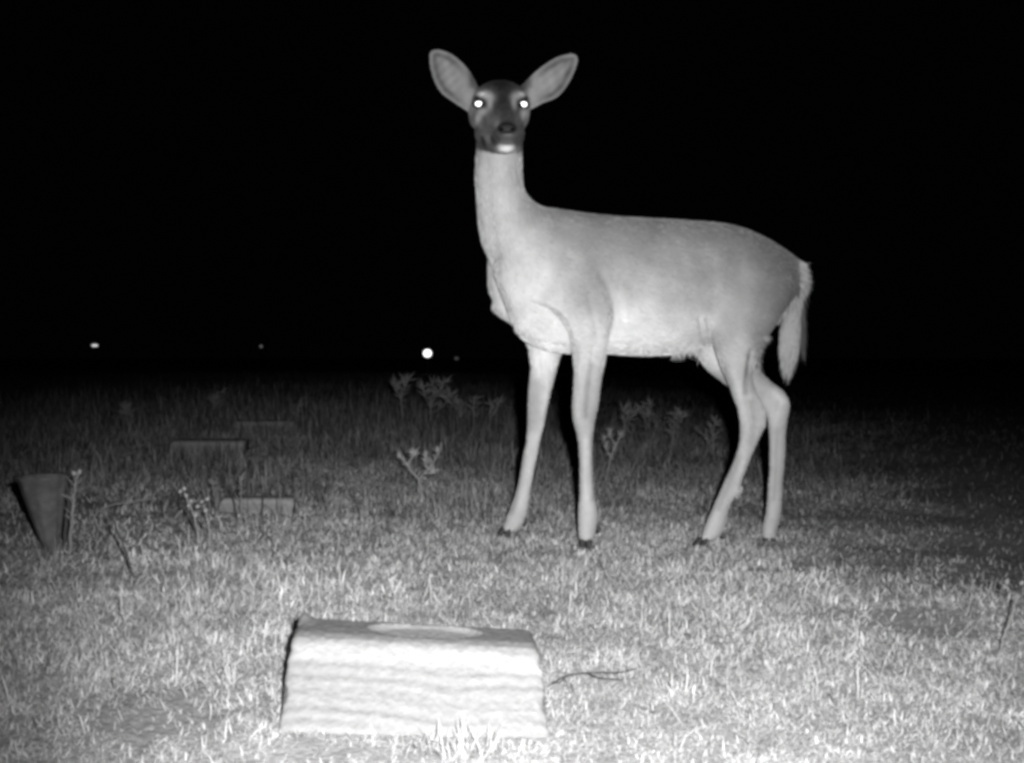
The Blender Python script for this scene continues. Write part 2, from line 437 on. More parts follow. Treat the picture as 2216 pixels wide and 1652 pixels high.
# neck
loft_y([(235, 1042, 1122, 2.985, .045), (280, 1032, 1130, 2.985, .058), (320, 1030, 1131, 2.983, .064), (345, 1029.5, 1130, 2.982, .068), (385, 1028, 1131, 2.982, .073), (412, 1030, 1136, 2.982, .078),
        (430, 1031, 1148, 2.983, .082), (443, 1032, 1166, 2.984, .085), (470, 1033.5, 1196, 2.985, .092), (500, 1037, 1222, 2.986, .10), (520, 1041, 1232, 2.987, .105),
        (557, 1055, 1245, 2.988, .112), (600, 1075, 1250, 2.99, .112), (650, 1100, 1250, 3.0, .10), (690, 1130, 1240, 3.0, .07)])
# far side of the chest, seen past the near side
loft_y([(525, 1060, 1110, 3.06, .03), (557, 1056, 1125, 3.065, .045), (600, 1055.5, 1140, 3.07, .055), (627, 1057, 1150, 3.07, .058), (652, 1066, 1155, 3.07, .056), (663, 1063, 1158, 3.07, .052),
        (683, 1078, 1165, 3.07, .05), (700, 1103, 1175, 3.07, .045), (722, 1120, 1185, 3.07, .04)])
# brisket
loft_x([(1112, 690, 712, 2.955, .03), (1130, 670, 734, 2.96, .055), (1160, 660, 750, 2.965, .07), (1200, 665, 763, 2.975, .075), (1250, 680, 766, 2.99, .08), (1300, 700, 764, 3.02, .08)])
# near shoulder blade and upper arm
loft_y([(490, 1205, 1275, 2.965, .02), (520, 1188, 1290, 2.945, .038), (560, 1172, 1305, 2.928, .05), (600, 1160, 1318, 2.915, .056), (635, 1158, 1328, 2.905, .058), (655, 1163, 1332, 2.902, .058),
        (675, 1189, 1331, 2.90, .056), (700, 1216, 1326, 2.90, .052), (735, 1232, 1317, 2.905, .044), (760, 1238, 1312, 2.91, .038), (790, 1241, 1307, 2.915, .034)])
# near foreleg
NF = [(760, 1239, 1312, 2.91, .038), (777, 1240, 1311, 2.913, .036), (811, 1242, 1304, 2.917, .032), (845, 1240, 1299, 2.92, .029), (879, 1238, 1295, 2.922, .028), (900, 1239, 1290, 2.924, .027),
      (920, 1242.5, 1286, 2.926, .025), (940, 1248, 1284, 2.928, .021), (967, 1252, 1282.5, 2.93, .0185), (1015, 1254, 1283, 2.93, .0175), (1066, 1254, 1286, 2.93, .019), (1100, 1252, 1291, 2.93, .024),
      (1120, 1251, 1293, 2.928, .025), (1134, 1251, 1291, 2.926, .025), (1158, 1252, 1288, 2.922, .024), (1171, 1254, 1282, 2.92, .021)]
loft_y(NF)
# far foreleg
FF = [(690, 1130, 1220, 3.07, .05), (735, 1136, 1222, 3.075, .045), (755, 1143, 1219, 3.077, .04), (770, 1145, 1213, 3.078, .037), (794, 1148, 1206, 3.08, .033), (828, 1145, 1198, 3.08, .03), (862, 1142.5, 1189, 3.08, .027),
      (896, 1142, 1182, 3.08, .027), (927, 1141, 1176, 3.08, .025), (954, 1139, 1169, 3.08, .021), (981, 1133, 1164, 3.08, .019), (1015, 1127.5, 1156, 3.08, .018), (1049, 1121, 1150, 3.08, .019),
      (1076, 1113, 1146, 3.08, .021), (1100, 1104, 1142.5, 3.078, .024), (1117, 1097, 1138, 3.075, .024), (1137, 1090, 1130, 3.072, .023), (1150, 1087, 1118, 3.07, .019)]
loft_y(FF)
# near haunch, thigh, hind leg
NH = [(530, 1625, 1675, 3.05, .03), (565, 1588, 1710, 3.03, .055), (610, 1553, 1722, 3.012, .072), (650, 1535, 1712, 3.005, .08), (683, 1529, 1692, 3.0, .082), (720, 1536, 1667, 2.998, .075), (748, 1545, 1646, 2.998, .066),
      (783, 1556, 1637, 3.0, .052), (811, 1567, 1629, 3.003, .043), (838, 1579, 1634, 3.007, .035), (862, 1587, 1646, 3.01, .030), (879, 1594, 1653, 3.012, .027), (900, 1599, 1658.5, 3.015, .026), (914, 1601, 1658.5, 3.016, .026),
      (940, 1601.5, 1648, 3.018, .023), (961, 1599, 1638, 3.018, .021), (981, 1594, 1629, 3.018, .0195), (1001, 1586.5, 1621, 3.017, .019), (1022, 1577, 1613, 3.016, .019), (1042, 1567.5, 1605, 3.014, .019),
      (1059, 1560, 1602, 3.013, .019), (1076, 1552.5, 1590.6, 3.012, .02), (1097, 1543, 1578.7, 3.01, .022), (1117, 1534.5, 1573.6, 3.01, .025), (1137, 1526, 1568.5, 3.008, .025), (1155, 1520, 1562, 3.006, .024), (1170, 1516, 1546, 3.004, .02)]
loft_y(NH)
# far hind leg
FH = [(640, 1510, 1650, 3.16, .06), (700, 1495, 1650, 3.17, .065), (745, 1499, 1640, 3.175, .06), (763, 1505.6, 1638, 3.178, .056), (799, 1529, 1645, 3.18, .048), (825, 1560, 1667, 3.183, .042), (848, 1590, 1696, 3.187, .036),
      (869, 1622, 1708, 3.19, .031), (882, 1643, 1709, 3.19, .028), (900, 1658.6, 1706, 3.19, .026), (927, 1663, 1701.5, 3.19, .024), (954, 1665, 1700, 3.19, .021), (981, 1665, 1699, 3.19, .02), (1015, 1665, 1697, 3.19, .0195),
      (1049, 1662, 1693, 3.19, .0195), (1083, 1660, 1692, 3.19, .021), (1110, 1657, 1690, 3.188, .024), (1131, 1652, 1686, 3.186, .025), (1151, 1649, 1681, 3.184, .024), (1168, 1652, 1676, 3.182, .02)]
loft_y(FH)
# tail
loft_y([(566, 1722, 1745, 3.125, .02), (597, 1725, 1748, 3.125, .026), (625, 1722, 1742, 3.12, .026), (650, 1711, 1737, 3.115, .025), (667, 1704, 1733, 3.11, .024), (694, 1692, 1732, 3.105, .022), (721, 1687, 1731, 3.103, .02),
        (748, 1686, 1729, 3.10, .018), (774, 1689, 1723, 3.10, .014), (800, 1695, 1713, 3.10, .009), (814, 1701, 1707, 3.10, .004)])
# head
loft_d([(.075, 1082, 226, 22, 26), (.06, 1082, 228, 44, 44), (.03, 1082, 232, 59, 58), (0, 1083, 236, 64, 62), (-.03, 1085, 240, 62, 60), (-.055, 1087, 246, 53, 54),
        (-.085, 1090, 256, 43, 46), (-.115, 1093, 267, 36, 39), (-.145, 1096, 276, 31, 31), (-.17, 1097, 281, 28, 26), (-.187, 1097, 282, 22, 20), (-.196, 1097, 282, 11, 10)], sup=0.93)
loft_d([(.05, 1080, 276, 36, 36), (.02, 1081, 284, 50, 42), (0, 1081, 288, 54, 44), (-.04, 1083, 290, 52.5, 43), (-.08, 1088, 296, 42, 37), (-.12, 1092, 305, 31, 28),
        (-.145, 1094, 311, 26, 22), (-.165, 1095, 314, 22, 18), (-.176, 1095.5, 315.5, 16, 13), (-.181, 1095.5, 316, 7, 5)])
for ex in (1039, 1129):      # brows and cheek bones round the eyes
    DM.ellipsoid(W(ex, 222, HD - .028), (.021, .026, .017))
    DM.ellipsoid(W(ex + (4 if ex < 1080 else -4), 207, HD - .028), (.022, .024, .012))
DM.ellipsoid(W(1031, 252, HD + .005), (.0225, .035, .034)); DM.ellipsoid(W(1134, 250, HD + .02), (.013, .03, .022))
for ex in (1083.0, 1110.5):  # wings of the nostrils
    DM.ellipsoid(W(ex, 279, HD - .176), (.0075, .012, .011))

EARS = {'l': (np.array([(1034, 186), (1020, 160), (996, 132), (970, 114), (947, 107.5), (934, 109)]),
              np.array([(1024, 250), (988, 226), (955, 201), (939, 174), (930, 138), (929, 117)])),
        'r': (np.array([(1128, 186), (1150, 164), (1180, 139), (1211, 122), (1236, 116.5), (1248, 120)]),
              np.array([(1146, 240), (1172, 225), (1203, 212), (1226, 188), (1244, 153), (1251, 131)]))}
def ear(e1, e2):
    nu, nv = 44, 26
    t = np.linspace(0, 1, len(e1)); u = np.linspace(0, 1, nu)
    A = pchip(t, e1, u); B = pchip(t, e2, u); v = np.linspace(0, 1, nv)
    P = A[:, None] * (1 - v)[None, :, None] + B[:, None] * v[None, :, None]
    s = 2 * v - 1
    wid = np.linalg.norm(A - B, axis=1) / 76.0
    cup = 0.034 * (1 - s ** 2)[None] ** 0.8 * np.clip(wid, 0, 1.2)[:, None] * (1 - 0.45 * u[:, None])
    d = HD + 0.016 + 0.014 * u[:, None] + cup - 0.012 * np.exp(-((u[:, None] - .1) / .15) ** 2)
    th = 0.0045 + 0.003 * (1 - s ** 2)[None] + 0 * d
    Fs = W(P[..., 0], P[..., 1], d - th); Bs = W(P[..., 0], P[..., 1], d + th)
    ring = np.concatenate([Fs, Bs[:, ::-1]], 1)
    DM.rings(ring)
for e in EARS.values(): ear(*e)

me0 = DM.mesh('deer_parts')
bm = bmesh.new(); bm.from_mesh(me0); bmesh.ops.recalc_face_normals(bm, faces=bm.faces); bm.to_mesh(me0); bm.free()
tmp = bpy.data.objects.new('deer_parts', me0); COL.objects.link(tmp)
md = tmp.modifiers.new('r', 'REMESH'); md.mode = 'VOXEL'; md.voxel_size = 0.0032
sm = tmp.modifiers.new('s', 'SMOOTH'); sm.factor = 0.5; sm.iterations = 4
dg = bpy.context.evaluated_depsgraph_get()
me = bpy.data.meshes.new_from_object(tmp.evaluated_get(dg))
bpy.data.objects.remove(tmp)
me.name = 'body'
me.polygons.foreach_set('use_smooth', np.ones(len(me.polygons), bool))
deer = empty('deer', (0.35, 3.03, 0.0), 'antlerless deer standing side on, head turned to the camera with ears spread and eyes shining', 'deer')
body = bpy.data.objects.new('body', me); COL.objects.link(body)
body.parent = deer; body.matrix_parent_inverse = deer.matrix_basis.inverted()
bpy.context.view_layer.update()
n = len(me.vertices)
co = np.empty(n * 3); me.vertices.foreach_get('co', co); co = co.reshape(-1, 3)
no = np.empty(n * 3); me.vertices.foreach_get('normal', no); no = no.reshape(-1, 3)
def proj(c): return CX + c[:, 0] / c[:, 1] * FPX, HY + (CAMH - c[:, 2]) / c[:, 1] * FPX
PX, PY = proj(co)
# relax the seams where shoulder, neck and haunch flow into the trunk
ne = len(me.edges); ed = np.empty(ne * 2, np.int32); me.edges.foreach_get('vertices', ed); ed = ed.reshape(-1, 2)
deg = np.bincount(ed.reshape(-1), minlength=n).astype(float)[:, None]
def zone(cx, cy, rx, ry): return np.exp(-(((PX - cx) / rx) ** 2 + ((PY - cy) / ry) ** 2) ** 2)
sw = np.maximum.reduce([zone(1240, 520, 110, 110), zone(1330, 560, 70, 80), zone(1150, 470, 70, 80), zone(1130, 570, 60, 80), zone(1600, 570, 150, 120), zone(1560, 640, 60, 60), zone(1690, 560, 45, 60)])
sw = sw * ((PY > 360) & (PX > 1085))
for it in range(150):
    acc = np.zeros((n, 3))
    for c in range(3):
        acc[:, c] = np.bincount(ed[:, 0], co[ed[:, 1], c], n) + np.bincount(ed[:, 1], co[ed[:, 0], c], n)
    if it == 0: swf = zone(1022, 252, 22, 30) + zone(1146, 246, 16, 26)
    wt = (np.maximum(sw, swf * (it < 25)) if it >= 12 else np.maximum(sw, 0.35 * (PY > 340)))[:, None] * 0.6
    co = co + wt * (acc / deg - co)
me.vertices.foreach_set('co', co.reshape(-1).astype(np.float32)); me.update()
no = np.empty(n * 3); me.vertices.foreach_get('normal', no); no = no.reshape(-1, 3)
PX, PY = proj(co)
def linedist(pl):
    q = np.linspace(0, len(pl) - 1, 8 * len(pl)); Q = pchip(np.arange(len(pl)), np.array(pl, float), q)
    b = np.full(n, 1e9)
    for a_, b_ in zip(Q[:-1], Q[1:]):
        ab = b_ - a_; t = np.clip(((PX - a_[0]) * ab[0] + (PY - a_[1]) * ab[1]) / (ab @ ab + 1e-9), 0, 1)
        b = np.minimum(b, np.hypot(PX - a_[0] - t * ab[0], PY - a_[1] - t * ab[1]))
    return b
GROOVES = [([(1302, 590), (1314, 612), (1328, 645), (1335, 690), (1322, 728)], .0065, 11, 3.2), ([(1275, 640), (1286, 690), (1292, 722)], .004, 8, 3.2),
           ([(1284, 752), (1277, 800), (1269, 850), (1267, 890)], .0035, 4, 3.2), ([(1258, 745), (1254, 800), (1256, 850)], -.002, 5, 3.2), ([(1165, 778), (1171, 830), (1165, 885)], .003, 5, 3.3),
           ([(1185, 790), (1184, 850), (1174, 900)], -.002, 4, 3.3), ([(1626, 760), (1620, 800), (1613, 845), (1622, 890), (1630, 930)], .005, 5, 3.1), ([(1588, 545), (1602, 600), (1600, 650), (1586, 705)], .005, 24, 3.2),
           ([(1640, 560), (1660, 620), (1650, 690), (1630, 740)], -.004, 26, 3.2), ([(1052, 350), (1056, 440), (1066, 520), (1082, 590)], .004, 12, 3.2), ([(1090, 345), (1096, 440), (1112, 530)], -.003, 16, 3.2),
           ([(1270, 975), (1272, 1020), (1274, 1060)], .0018, 3.5, 3.2), ([(1614, 955), (1602, 1000), (1586, 1035), (1566, 1085)], .002, 3.5, 3.12), ([(1682, 945), (1680, 1000), (1677, 1080)], .002, 3.5, 3.3),
           ([(1152, 940), (1142, 1000), (1128, 1070)], .0018, 3.5, 3.2), ([(1514, 690), (1519, 718), (1522, 745)], .005, 5, 3.12), ([(1220, 500), (1200, 560), (1190, 620)], .005, 18, 3.2),
           ([(1250, 500), (1262, 560), (1262, 620)], -.004, 22, 3.2), ([(1688, 872), (1676, 905)], .002, 5, 3.3), ([(1150, 657), (1190, 672), (1218, 699), (1233, 738)], .006, 5, 3.2), ([(1066, 571), (1084, 635), (1104, 694)], .004, 5, 3.04), ([(1125, 726), (1163, 743), (1232, 755)], .007, 5, 3.2), ([(1170, 655), (1205, 668), (1232, 696), (1246, 735)], -.004, 6, 3.2), ([(1530, 690), (1540, 730), (1560, 780), (1576, 835)], .004, 4, 3.15), ([(1335, 640), (1345, 690)], -.004, 12, 3.2)]
for pl, dp, wd_, dmax in GROOVES:
    amt = -dp * np.exp(-(linedist(pl) / wd_) ** 2) * np.clip(-no[:, 1] * 1.5, 0, 1) * (co[:, 1] < dmax)
    co = co + no * amt[:, None]
me.vertices.foreach_set('co', co.reshape(-1).astype(np.float32)); me.update()
no = np.empty(n * 3); me.vertices.foreach_get('normal', no); no = no.reshape(-1, 3)
PX, PY = proj(co)

def blob(cx, cy, rx, ry, p=1.0, a=0.0):
    dx, dy = PX - cx, PY - cy
    ca, sa = math.cos(a), math.sin(a)
    e = ((dx * ca + dy * sa) / rx) ** 2 + ((-dx * sa + dy * ca) / ry) ** 2
    return np.exp(-e ** p)
def segdist(poly):
    poly = np.asarray(poly, float); best = np.full(n, 1e9)
    for a, b in zip(poly, np.roll(poly, -1, 0)):
        ab = b - a; t = np.clip(((PX - a[0]) * ab[0] + (PY - a[1]) * ab[1]) / (ab @ ab), 0, 1)
        best = np.minimum(best, np.hypot(PX - a[0] - t * ab[0], PY - a[1] - t * ab[1]))
    return best
def inpoly(poly):
    ins = np.zeros(n, bool); poly = np.asarray(poly, float)
    for (ax, ay), (bx, by) in zip(poly, np.roll(poly, -1, 0)):
        c = ((ay > PY) != (by > PY)) & (PX < (bx - ax) * (PY - ay) / (by - ay + 1e-9) + ax)
        ins ^= c
    return ins
# coat pattern: grey-brown back and haunch, pale throat, chest, belly and legs; haunch darkened further as painted shade
smp = np.array([(1080, 360, .50), (1080, 440, .52), (1100, 520, .52), (1080, 600, .48), (1140, 580, .50), (1130, 650, .50), (1180, 620, .50), (1160, 470, .36), (1220, 480, .29), (1230, 560, .37),
                (1270, 640, .36), (1300, 500, .25), (1300, 580, .30), (1360, 520, .27), (1360, 620, .37), (1400, 490, .23), (1450, 560, .28), (1450, 640, .35), (1520, 500, .22), (1520, 580, .26),
                (1540, 650, .34), (1600, 520, .19), (1600, 600, .24), (1590, 680, .31), (1660, 560, .16), (1660, 640, .18), (1700, 580, .15), (1710, 630, .15), (1640, 720, .20), (1590, 740, .36),
                (1380, 690, .52), (1460, 700, .50), (1520, 700, .50), (1400, 745, .66), (1460, 745, .66), (1330, 745, .66), (1200, 740, .62), (1160, 720, .60), (1180, 780, .66), (1150, 900, .58), (1140, 1000, .54), (1110, 1110, .52),
                (1270, 760, .46), (1270, 860, .44), (1265, 960, .46), (1268, 1080, .46), (1268, 1150, .48), (1590, 800, .42), (1600, 860, .44), (1620, 930, .44), (1590, 1020, .44), (1545, 1120, .46),
                (1640, 820, .40), (1690, 860, .50), (1680, 960, .46), (1675, 1100, .44), (1535, 790, .64), (1080, 300, .46)])
wsum = np.zeros(n); tone = np.zeros(n)
for sx, sy, sv in smp:
    ww = 1 / (((PX - sx) ** 2 + (PY - sy) ** 2) / 900 + 0.5) ** 1.8
    wsum += ww; tone += ww * sv
tone /= wsum
# belly pale only underneath
tone = tone + 0.10 * np.clip(-no[:, 2], 0, 1) * ((PY > 680) & (PY < 790))
# face mask
dd = co[:, 1] - HD
jaw = np.clip((338 - PY + 0.004 * (PX - 1090) ** 2 * 0 ) / 7, 0, 1)
# the head lies in front of the neck: everything above the jaw line is face
face = np.clip((335 - np.clip((1060 - PX) * 0.25, 0, 20) - np.clip((PX - 1125) * 0.6, 0, 20) + 5 * (vnoise(PX * .25, PY * .2, 3) - .5) - PY) / 8, 0, 1)
ft = np.full(n, .095)
ft = ft + .085 * blob(1062, 262, 24, 22) + .02 * blob(1120, 262, 22, 24) - .055 * blob(1088, 215, 30, 60)
ft = ft - .03 * blob(1085, 180, 45, 14) + .02 * blob(1046, 275, 20, 24) + .01 * blob(1128, 278, 14, 24)
ft = ft * (1 + .7 * (fbm(PX * .11, PY * .11, 51, 3) - .5) + .5 * (vnoise(PX * .45 + PY * .1, PY * .22, 52) - .5))
for cx, cy, rx, ry, v, a in [(1050, 208, 18, 11, .70, .25), (1122, 209, 15, 11, .62, -.25), (1059, 221, 7, 16, .56, 0), (1114, 221, 6.5, 15, .50, 0), (1044, 242, 12, 8, .55, -.5), (1035, 256, 7, 15, .50, 0.35),
                             (1135, 246, 9, 13, .55, 0), (1139, 268, 5, 18, .22, 0), (1020, 225, 10, 26, .34, 0), (1147, 222, 7, 24, .34, 0), (1022, 280, 6, 20, .16, 0),
                             (1097, 284, 31, 25, .07, 0), (1075, 268, 6, 9, .24, 0.3), (1057, 300, 11, 12, .2, 0), (1099, 292, 9, 3, .3, 0)]:
    g = blob(cx, cy, rx, ry, 1.2, a); ft = ft * (1 - g) + v * g
for cx, cy, rx, ry, v, a in [(1037, 222, 17.5, 13, .008, 0.12), (1133, 223, 16.5, 13, .008, -.12), (1028, 213, 9, 5, .01, -.2), (1143, 214, 9, 5, .01, .2), (1046, 308, 6, 15, .03, -.35), (1066, 302, 5, 12, .04, -.3), (1130, 300, 6, 12, .06, .3),
                             (1097, 279, 21, 14, .018, 0), (1097, 270, 14, 9, .03, 0)]:
    g = blob(cx, cy, rx, ry, 1.8, a); ft = ft * (1 - g) + v * g
g = blob(1098, 303, 17, 10, 2); ft = ft * (1 - g) + .10 * g
chin = blob(1095, 322, 22, 9.5, 1.6) * (1 - blob(1097, 304, 19, 11, 3)); ft = ft * (1 - chin) + .72 * chin
hd_ = face * ((PY < 345) & (PX > 1000) & (PX < 1160))
sst = lambda x: np.clip(x, 0, 1) ** 2 * (3 - 2 * np.clip(x, 0, 1))
side = np.where(PY < 238, sst((PX - 1014) / 20) * sst((1154 - PX) / 18), 1.0)
crown = sst((196 - PY) / 8)
hd_ = hd_ * np.maximum(side, crown * 0.8)
tone = np.where((PY < 262) & (PX < 1040), .33, np.where((PY < 250) & (PX > 1130), .33, tone))
tone = tone * (1 - hd_) + ft * hd_
for k_, (e1, e2) in EARS.items():
    poly = np.concatenate([e1, e2[::-1]]); ins = inpoly(poly) | (segdist(poly) < 4)
    sd = segdist(np.concatenate([e1, e2[::-1]])[:])
    et = .30 + .05 * np.sin(PX * .23 + PY * .11) * np.sin(PY * .17)
    rim = np.exp(-((sd - 11) / 5.5) ** 2); et = et * (1 - .5 * rim)
    et = np.where(sd < 4, .30, et)
    cxh = 1015 if k_ == 'l' else 1152
    nearb = np.exp(-((PX - cxh) / 24) ** 2); et = et * (1 - nearb) + .36 * nearb
    et = np.where(no[:, 1] > 0.2, .22, et)
    out = (1024 - PX) if k_ == 'l' else (PX - 1142)
    mk = (ins & (PY < 256) & (co[:, 1] > HD - .03)) * sst(out / 16)
    tone = tone * (1 - mk) + et * mk
# white fringe of the rump and pale tail, darker tail back
g = blob(1740, 585, 10, 36, 2, -.25); tone = tone * (1 - g) + .42 * g
tl = (PY > 655) & (PX > 1682) & (co[:, 1] > 3.07) & (PY < 830)
tone = np.where(tl, .30, tone)
# leg and shoulder stripes: coat marks mixed with painted light and shade of muscle
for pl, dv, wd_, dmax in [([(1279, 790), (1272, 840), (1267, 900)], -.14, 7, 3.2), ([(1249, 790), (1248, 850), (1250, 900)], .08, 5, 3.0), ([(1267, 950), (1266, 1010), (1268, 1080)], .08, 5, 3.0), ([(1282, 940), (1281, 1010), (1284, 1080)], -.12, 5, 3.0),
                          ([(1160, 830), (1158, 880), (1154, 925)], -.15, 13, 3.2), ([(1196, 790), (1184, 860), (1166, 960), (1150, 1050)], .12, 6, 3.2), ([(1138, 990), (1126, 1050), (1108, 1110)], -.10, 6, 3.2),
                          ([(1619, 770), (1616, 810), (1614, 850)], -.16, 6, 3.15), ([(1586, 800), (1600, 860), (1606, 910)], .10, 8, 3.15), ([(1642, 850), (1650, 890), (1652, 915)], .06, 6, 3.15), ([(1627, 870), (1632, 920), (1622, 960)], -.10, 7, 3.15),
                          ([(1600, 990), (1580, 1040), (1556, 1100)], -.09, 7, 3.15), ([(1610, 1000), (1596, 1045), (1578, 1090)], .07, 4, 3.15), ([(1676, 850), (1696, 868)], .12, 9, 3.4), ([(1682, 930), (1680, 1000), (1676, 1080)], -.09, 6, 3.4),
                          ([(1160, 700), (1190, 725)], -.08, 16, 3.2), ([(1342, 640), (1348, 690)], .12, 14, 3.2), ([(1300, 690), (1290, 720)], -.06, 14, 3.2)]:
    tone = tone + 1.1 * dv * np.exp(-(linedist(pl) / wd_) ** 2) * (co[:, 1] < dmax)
lg = np.clip((PY - 770) / 40, 0, 1) * (PX < 1682 + 40); tone = tone * (1 - .16 * lg)
# fetlocks darken to the hoof line; fine fur mottle
tone = tone * (1 + 0.22 * (fbm(co[:, 0] * 30 + co[:, 1] * 23, co[:, 2] * 26, 41) - .5) + 0.34 * (fbm(co[:, 0] * 11 + 2, co[:, 2] * 9, 43) - .5))
tone = np.clip(tone, .01, .8)
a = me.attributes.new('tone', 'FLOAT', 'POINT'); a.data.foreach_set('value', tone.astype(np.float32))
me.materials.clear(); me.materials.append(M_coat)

bvh = BVHTree.FromObject(body, bpy.context.evaluated_depsgraph_get()) if False else BVHTree.FromPolygons([Vector(c) for c in co], [tuple(p.vertices) for p in me.polygons])
def hit(px, py):
    o = Vector((0, 0, CAMH)); dr = Vector(W(px, py, 3.0)) - o
    loc, nor, _, _ = bvh.ray_cast(o, dr.normalized())
    return loc, nor

# eyes
for ex, ey in ((1035.6, 224), (1133, 225)):
    loc, nor = hit(ex, ey)
    c = np.array(loc) + np.array([0, 0.006, 0])
    m = MB(); m.ellipsoid(c, (.0165, .0150, .0125), 14, 20); eye = m.build('eye', M_eye, deer)
    # the reflecting layer behind the pupil: a shallow bowl seen through the pupil, turned to the front like the deer's gaze
    to = np.array([0, 0, CAMH]) - c; to /= np.linalg.norm(to)
    sx = np.cross(to, [0, 0, 1.0]); sx /= np.linalg.norm(sx); sz = np.cross(sx, to)
    th = np.linspace(0, 2 * np.pi, 24, endpoint=False)
    R = []
    for r, dpt in ((1.0, .0148), (0.75, .0156), (0.4, .0161), (0.05, .0163)):
        R.append(c + to * dpt + r * (np.cos(th)[:, None] * sx * .0122 + np.sin(th)[:, None] * sz * .0092))
    m = MB(); m.rings(np.array(R)); m.build('pupil', M_shine, eye)
# nose pad with two nostrils
m = MB()
c = W(1097, 278, HD - .192)
u = np.linspace(0.05, np.pi - .05, 12); th = np.linspace(0, 2 * np.pi, 24, endpoint=False)
m.ellipsoid(c, (.0245, .011, .0150), 12, 20)
m.build('nose', M_nose, deer)
M_nostril = mat('nostril', 0.004, 0.9, 0.05)
for s in (-1, 1):
    m = MB(); m.ellipsoid(W(1097 + s * 11.5, 280, HD - .202), (.0058, .004, .0036), 8, 12); m.build('nostril', M_nostril, deer)

# hooves (two toes each) and dewclaws
def hoof(cx, cy, d, lean, wd=15):
    m = MB()
    for s in (-1, 1):
        st = []
        for k in range(6):
            t = k / 5
            rx = (.0075 + .0025 * t) * (1 if k < 5 else .9); ry = (.014 + .006 * t)
            c = W(cx + lean * t * 12 + s * 7, cy - 6 + t * 15, d) + np.array([0, -.004 * t, 0])
            st.append(c + np.stack([rx * np.cos(TH[::2]), ry * np.sin(TH[::2]), 0 * TH[::2]], -1))
        m.rings(np.array(st))
    m.build('hoof', M_hoof, deer)
hoof(1267, 1172, 2.915, 0.0); hoof(1096, 1150, 3.065, -.8); hoof(1522, 1170, 2.998, -.9); hoof(1664, 1171, 3.165, .1)
for (dx, dy, d) in ((1296, 1146, 2.935), (1136, 1131, 3.08), (1565, 1160, 3.012), (1689, 1134, 3.19)):
    m = MB(); m.ellipsoid(W(dx, dy, d), (.006, .007, .0095), 8, 10); m.build('dewclaw', M_hoof, deer)

# loose hair
def strands(name, roots, dirs, L, wd, tones):
    roots = np.asarray(roots, float); k = len(roots)
    dirs = np.asarray(dirs, float); dirs /= np.linalg.norm(dirs, axis=1)[:, None]
    side = np.cross(dirs, rng.normal(0, 1, (k, 3))); side /= np.linalg.norm(side, axis=1)[:, None]
    L = np.broadcast_to(L, (k,))[:, None]; hw = np.broadcast_to(wd, (k,))[:, None] / 2
    drop = np.array([0, 0, -1.0]) * L * rng.uniform(0, .25, (k, 1)) * (name != 'fur')
    p1 = roots + dirs * L * .5 + drop * .25; p2 = roots + dirs * L + drop
    V = np.stack([roots - side * hw, roots + side * hw, p1 - side * hw * .8, p1 + side * hw * .8, p2], 1).reshape(-1, 3)
    m = MB(); F = []
    for i in range(k):
        b = i * 5; F += [(b, b + 1, b + 3, b + 2), (b + 2, b + 3, b + 4)]
    m.add(V, F)
    o = m.build(name, M_hair, deer)
    a = o.data.attributes.new('tone', 'FLOAT', 'POINT'); a.data.foreach_set('value', np.repeat(tones, 5).astype(np.float32))
    o['kind'] = 'stuff'
    return o
def pick(mask, k):
    idx = np.nonzero(mask)[0]; return rng.choice(idx, min(k, len(idx)), replace=False)
# short coat over the whole body, lying back along it
i = rng.choice(n, 70000, replace=False); i = i[((PY[i] > 335) & (PY[i] < 1160)) | ((PX[i] > 1020) & (PX[i] < 1145) & (PY[i] < 335) & (rng.uniform(0, 1, len(i)) < .8))]
eyeclear = np.minimum(np.hypot(PX[i] - 1036, PY[i] - 224), np.hypot(PX[i] - 1133, PY[i] - 225)) > 21
i = i[eyeclear & ((np.hypot(PX[i] - 1097, PY[i] - 281) > 26) | (PY[i] > 335))]
fl = np.zeros((len(i), 3)); trunkm = (PY[i] > 470) & (PY[i] < 775) & (PX[i] > 1150)
fl[:, 0] = np.where(trunkm, 1.0, .05); fl[:, 2] = np.where(trunkm, -.55, -1.0)
fl += rng.normal(0, .18, fl.shape)
nn_ = no[i]; fl -= (fl * nn_).sum(1)[:, None] * nn_; fl /= np.linalg.norm(fl, axis=1)[:, None]
strands('fur', co[i] - nn_ * .0005, fl + nn_ * .12, rng.uniform(.009, .018, len(i)) * np.where(PY[i] > 800, .55, np.where(PY[i] < 335, .45, 1)), np.where(PY[i] < 335, .0009, .0013), tone[i] * rng.uniform(.55, 1.35, len(i)))
# tail hair
i = pick((PY > 640) & (PY < 818) & (PX > 1680) & (co[:, 1] > 3.06), 2200)
dr = np.stack([rng.normal(-.05, .10, len(i)), rng.normal(0, .12, len(i)), -np.ones(len(i))], -1)
strands('tail_hair', co[i], dr, rng.uniform(.015, .032, len(i)), .0013, rng.uniform(.24, .40, len(i)))
xs = rng.uniform(0, 1, 900)
r0 = W(1731 + 8 * rng.uniform(0, 1, 900), 585 + 165 * xs, 3.14 + rng.uniform(0, .02, 900))
dr = np.stack([rng.normal(.12, .10, 900), rng.normal(0, .15, 900), -np.ones(900)], -1)
strands('tail_back_hair', r0, dr, rng.uniform(.03, .055, 900), .0013, rng.uniform(.05, .12, 900))
# white rump fringe
i = pick((PX > 1730) & (PY > 555) & (PY < 640), 600)
dr = np.stack([rng.normal(.75, .3, len(i)), rng.normal(0, .3, len(i)), rng.normal(-.8, .3, len(i))], -1)
strands('rump_hair', co[i], dr, rng.uniform(.010, .024, len(i)), .0012, rng.uniform(.28, .5, len(i)))
